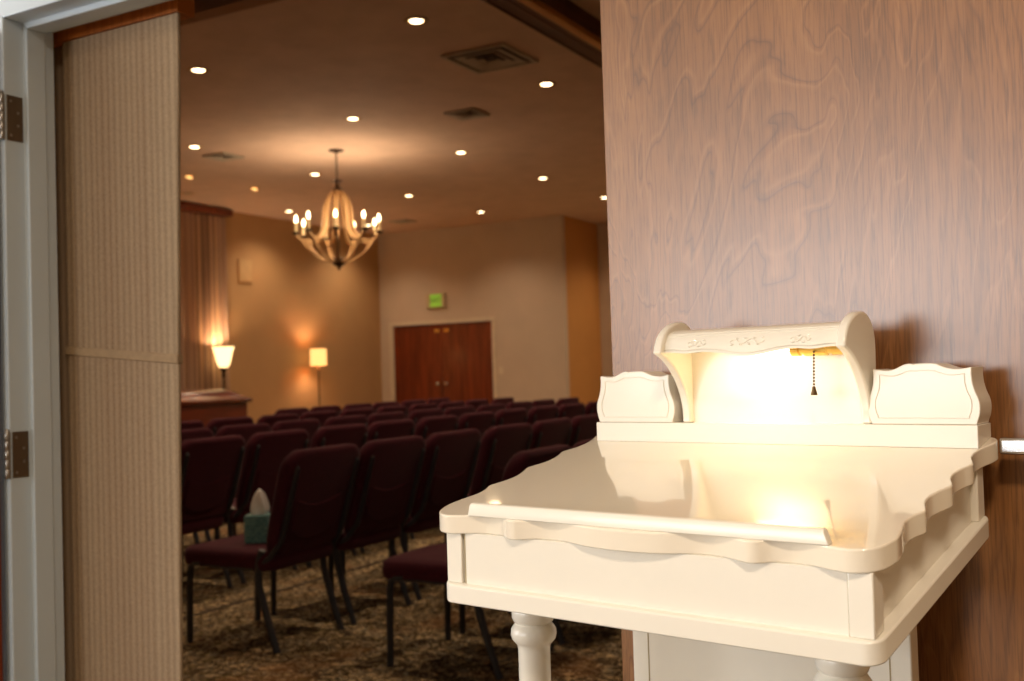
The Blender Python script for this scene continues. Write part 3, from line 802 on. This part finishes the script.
for f in sorted(bm.faces, key=lambda f: -len(f.verts))[:2]: bm.faces.remove(f)
obj('drum_shade', bm, 'shade_glow_drum', fl)
for loc, e, r_ in (((-11.30, 11.60, 1.66), 26, .04), ((-11.35, 13.83, 1.58), 18, .05)):
    d = bpy.data.lights.new('lamp_light', 'POINT'); d.energy = e; d.color = (1, .72, .45); d.shadow_soft_size = r_
    o = bpy.data.objects.new('lamp_light', d); COL.objects.link(o); o.location = loc

cs = thing('wooden_chest', 'dark polished reddish wood chest with stepped lid below the curtain', 'chest', (-10.72, 10.25, .055))
obj('plinth', B(-.34, .34, -1.15, .88, -.055, .45), 'mahogany', cs, bevel=.01)
obj('body', B(-.33, .33, -1.1, .86, .45, .88), 'chest', cs, bevel=.015)
bm = bmesh.new()
lp = [(-.38, .88), (.38, .88), (.385, .925), (.34, .955), (.27, .975), (.25, 1.01), (.20, 1.045), (.10, 1.07), (-.10, 1.07), (-.20, 1.045), (-.25, 1.01), (-.27, .975), (-.34, .955), (-.385, .925)]
def lidf(y):
    return lambda p: (p[0], y, p[1])
a0 = [bm.verts.new((x, -1.15, z)) for x, z in lp]
b0 = [bm.verts.new((x, .90-max(0, (z-.925))*2.0, z)) for x, z in lp]
bm.faces.new(a0[::-1]); bm.faces.new(b0)
for i in range(len(lp)): bm.faces.new((a0[i], a0[(i+1) % len(lp)], b0[(i+1) % len(lp)], b0[i]))
obj('lid', bm, 'chest', cs, bevel=.006)

# ------------------------------------------------------------------ rear double doors, sign, plate
rd = thing('double_door', 'pair of closed reddish brown double doors in the rear wall', 'door', ((DX0+DX1)/2, RY+.05, 0))
hw_ = (DX1-DX0)/2
for s, nm in ((-1, 'left'), (1, 'right')):
    x0, x1 = (-hw_+.004, -.003) if s < 0 else (.003, hw_-.004)
    lfp = obj('leaf', B(x0, x1, -.03, .015, .01, DZ-.005), 'mahogany', rd, bevel=.003)
    bm = bmesh.new(); lathe(bm, [(.032, 0), (.032, .006), (.012, .010), (.012, .04), (.03, .045), (.034, .06), (.026, .075), (.005, .08)], 20, (s*.085, -.03, 1.06), Matrix.Rotation(PI/2, 3, 'X'))
    obj('door_knob', bm, 'chrome', lfp)
    obj('closer_plate', B(s*.10-.05, s*.10+.05, -.036, -.0305, DZ-.15, DZ-.10), 'brass', lfp, bevel=.002)
bm = bmesh.new(); w = .065
box(bm, DX0-w, DX0+.002, RY-.022, RY-.0005, 0, DZ+w); box(bm, DX1-.002, DX1+w, RY-.022, RY-.0005, 0, DZ+w); box(bm, DX0+.002, DX1-.002, RY-.022, RY-.0005, DZ-.002, DZ+w)
box(bm, DX0-.001, DX0+.02, RY, RY+.018, 0, DZ)
struct('door_trim_1', bm, 'trim', bevel=.004)

es = thing('exit_sign', 'green lit exit sign on the wall above the double doors', 'exit sign', (-10.385, RY-.001, 2.553))
obj('housing', B(-.20, .20, -.05, 0, -.13, .13), 'sign_housing', es, bevel=.01)
obj('sign_panel', B(-.115, .125, -.056, -.0505, -.112, .112), 'sign_green', es)
def word(txt, size, loc, mat, parent, rot=(PI/2, 0, 0), ext=.002, nm='lettering'):
    c = bpy.data.curves.new(nm, 'FONT'); c.body = txt; c.size = size; c.extrude = ext; c.align_x = 'CENTER'; c.align_y = 'CENTER'
    o = bpy.data.objects.new(nm, c); COL.objects.link(o)
    bpy.context.view_layer.update()
    me = bpy.data.meshes.new_from_object(o.evaluated_get(bpy.context.evaluated_depsgraph_get()))
    bpy.data.objects.remove(o)
    o = bpy.data.objects.new(nm, me); COL.objects.link(o); me.materials.clear(); me.materials.append(M[mat])
    o.location = loc; o.rotation_euler = rot; o.parent = parent; return o
word('EXIT', .11, (.005, -.0585, 0), 'sign_letter', es)
wp = thing('wall_plate', 'small light switch plate on the wall right of the doors', 'switch', (-9.10, RY-.001, 1.27))
obj('plate', B(-.04, .04, -.008, 0, -.06, .06), 'trim', wp, bevel=.003)
obj('toggle', B(-.006, .006, -.018, -.0085, -.012, .012), 'trim', wp)
struct('baseboard_rear', B(DX1+w+.001, -7.86, RY-.015, RY-.0005, 0, .1), 'header')
struct('baseboard_left', B(LW+.0005, LW+.015, 12.2, RY-.02, 0, .1), 'header')

# ------------------------------------------------------------------ light
# lamp inside the hood
d = bpy.data.lights.new('hood_lamp', 'AREA'); d.shape = 'RECTANGLE'; d.size = .06; d.size_y = .014; d.energy = .05; d.color = (1, .80, .52)
o = bpy.data.objects.new('hood_lamp', d); COL.objects.link(o)
R = Matrix.Rotation(DR, 4, 'Z'); o.matrix_world = Matrix.Translation(DO) @ R @ Matrix.Translation((.280, .3445, Z0+.3065))
# daylight added through two unseen foyer windows, rear one placed by the door sheen
d = bpy.data.lights.new('unseen_window_daylight', 'AREA'); d.shape = 'RECTANGLE'; d.size = WX1-WX0-.1; d.size_y = WZ1-WZ0-.1; d.energy = 185; d.color = (.97, .97, .96)
o = bpy.data.objects.new('unseen_window_daylight', d); COL.objects.link(o); o.location = ((WX0+WX1)/2, -4.69, (WZ0+WZ1)/2); o.rotation_euler = (math.radians(90), 0, 0)
d = bpy.data.lights.new('added_side_daylight', 'AREA'); d.shape = 'RECTANGLE'; d.size = LY1-LY0-.1; d.size_y = LZ1-LZ0-.1; d.energy = 205; d.color = (.97, .985, 1.0)  # light of the added side window, brightens the stand front
o = bpy.data.objects.new('added_side_daylight', d); COL.objects.link(o); o.location = (-7.49, (LY0+LY1)/2, (LZ0+LZ1)/2); o.rotation_euler = (math.radians(90), 0, math.radians(-90))
# unseen ceiling lamps added to warm and lift the light on the stand
for x, y in ((-5.2, -1.4), (.25, -.45)):
    t = thing('added_foyer_lamp', 'added unseen round ceiling lamp in the foyer, %s one' % ('left' if x < 0 else 'right'), 'ceiling light', (x, y, 2.9), 0, 'added foyer ceiling lamps')
    obj('lamp_rim', L((.22, -.001), (.23, -.02), (.21, -.03), (.19, -.03), n=28), 'steel', t)
    d = bpy.data.lights.new('added_foyer_light', 'AREA'); d.shape = 'DISK'; d.size = .4; d.energy = 46; d.color = (1, .80, .60)
    o = bpy.data.objects.new('added_foyer_light', d); COL.objects.link(o); o.location = (x, y, 2.86)

wd = bpy.data.worlds.new('sky'); S.world = wd; wd.use_nodes = True
wd.node_tree.nodes['Background'].inputs[0].default_value = (.75, .87, 1, 1); wd.node_tree.nodes['Background'].inputs[1].default_value = 1.0

# ------------------------------------------------------------------ camera
F, HY, RO, YAW, EYE = 1060., 371.5, .031, math.radians(29), 1.24
pt = math.atan((HY-340.5)/F)
def ray(px, py):
    X, Y = px-512, py-340.5
    c, s = math.cos(RO), math.sin(RO); x, y = c*X-s*Y, s*X+c*Y
    c, s = math.cos(pt), math.sin(pt); u = -y
    v = (x, F*c-u*s, F*s+u*c)
    c, s = math.cos(YAW), math.sin(YAW)
    return Vector((c*v[0]-s*v[1], s*v[0]+c*v[1], v[2]))
fw = ray(512, 340.5).normalized(); rt = (ray(612, 340.5)-ray(512, 340.5)).normalized(); up = rt.cross(fw)
cam = bpy.data.cameras.new('camera'); cam.sensor_width = 36; cam.lens = F*36/1024
co = bpy.data.objects.new('camera', cam); COL.objects.link(co)
m = Matrix((rt, up, -fw)).transposed().to_4x4(); m.translation = (0, 0, EYE); co.matrix_world = m
cam.dof.use_dof = True; cam.dof.focus_distance = 1.35; cam.dof.aperture_fstop = 6.5
cam.clip_start = .02
S.camera = co
S.view_settings.view_transform = 'Standard'; S.view_settings.look = 'None'; S.view_settings.gamma = 1; S.view_settings.exposure = 0
S.view_settings.use_curve_mapping = False
try:
    S.cycles.sample_clamp_indirect = 6; S.cycles.max_bounces = 8; S.cycles.blur_glossy = .5; S.cycles.use_light_tree = True
except Exception: pass
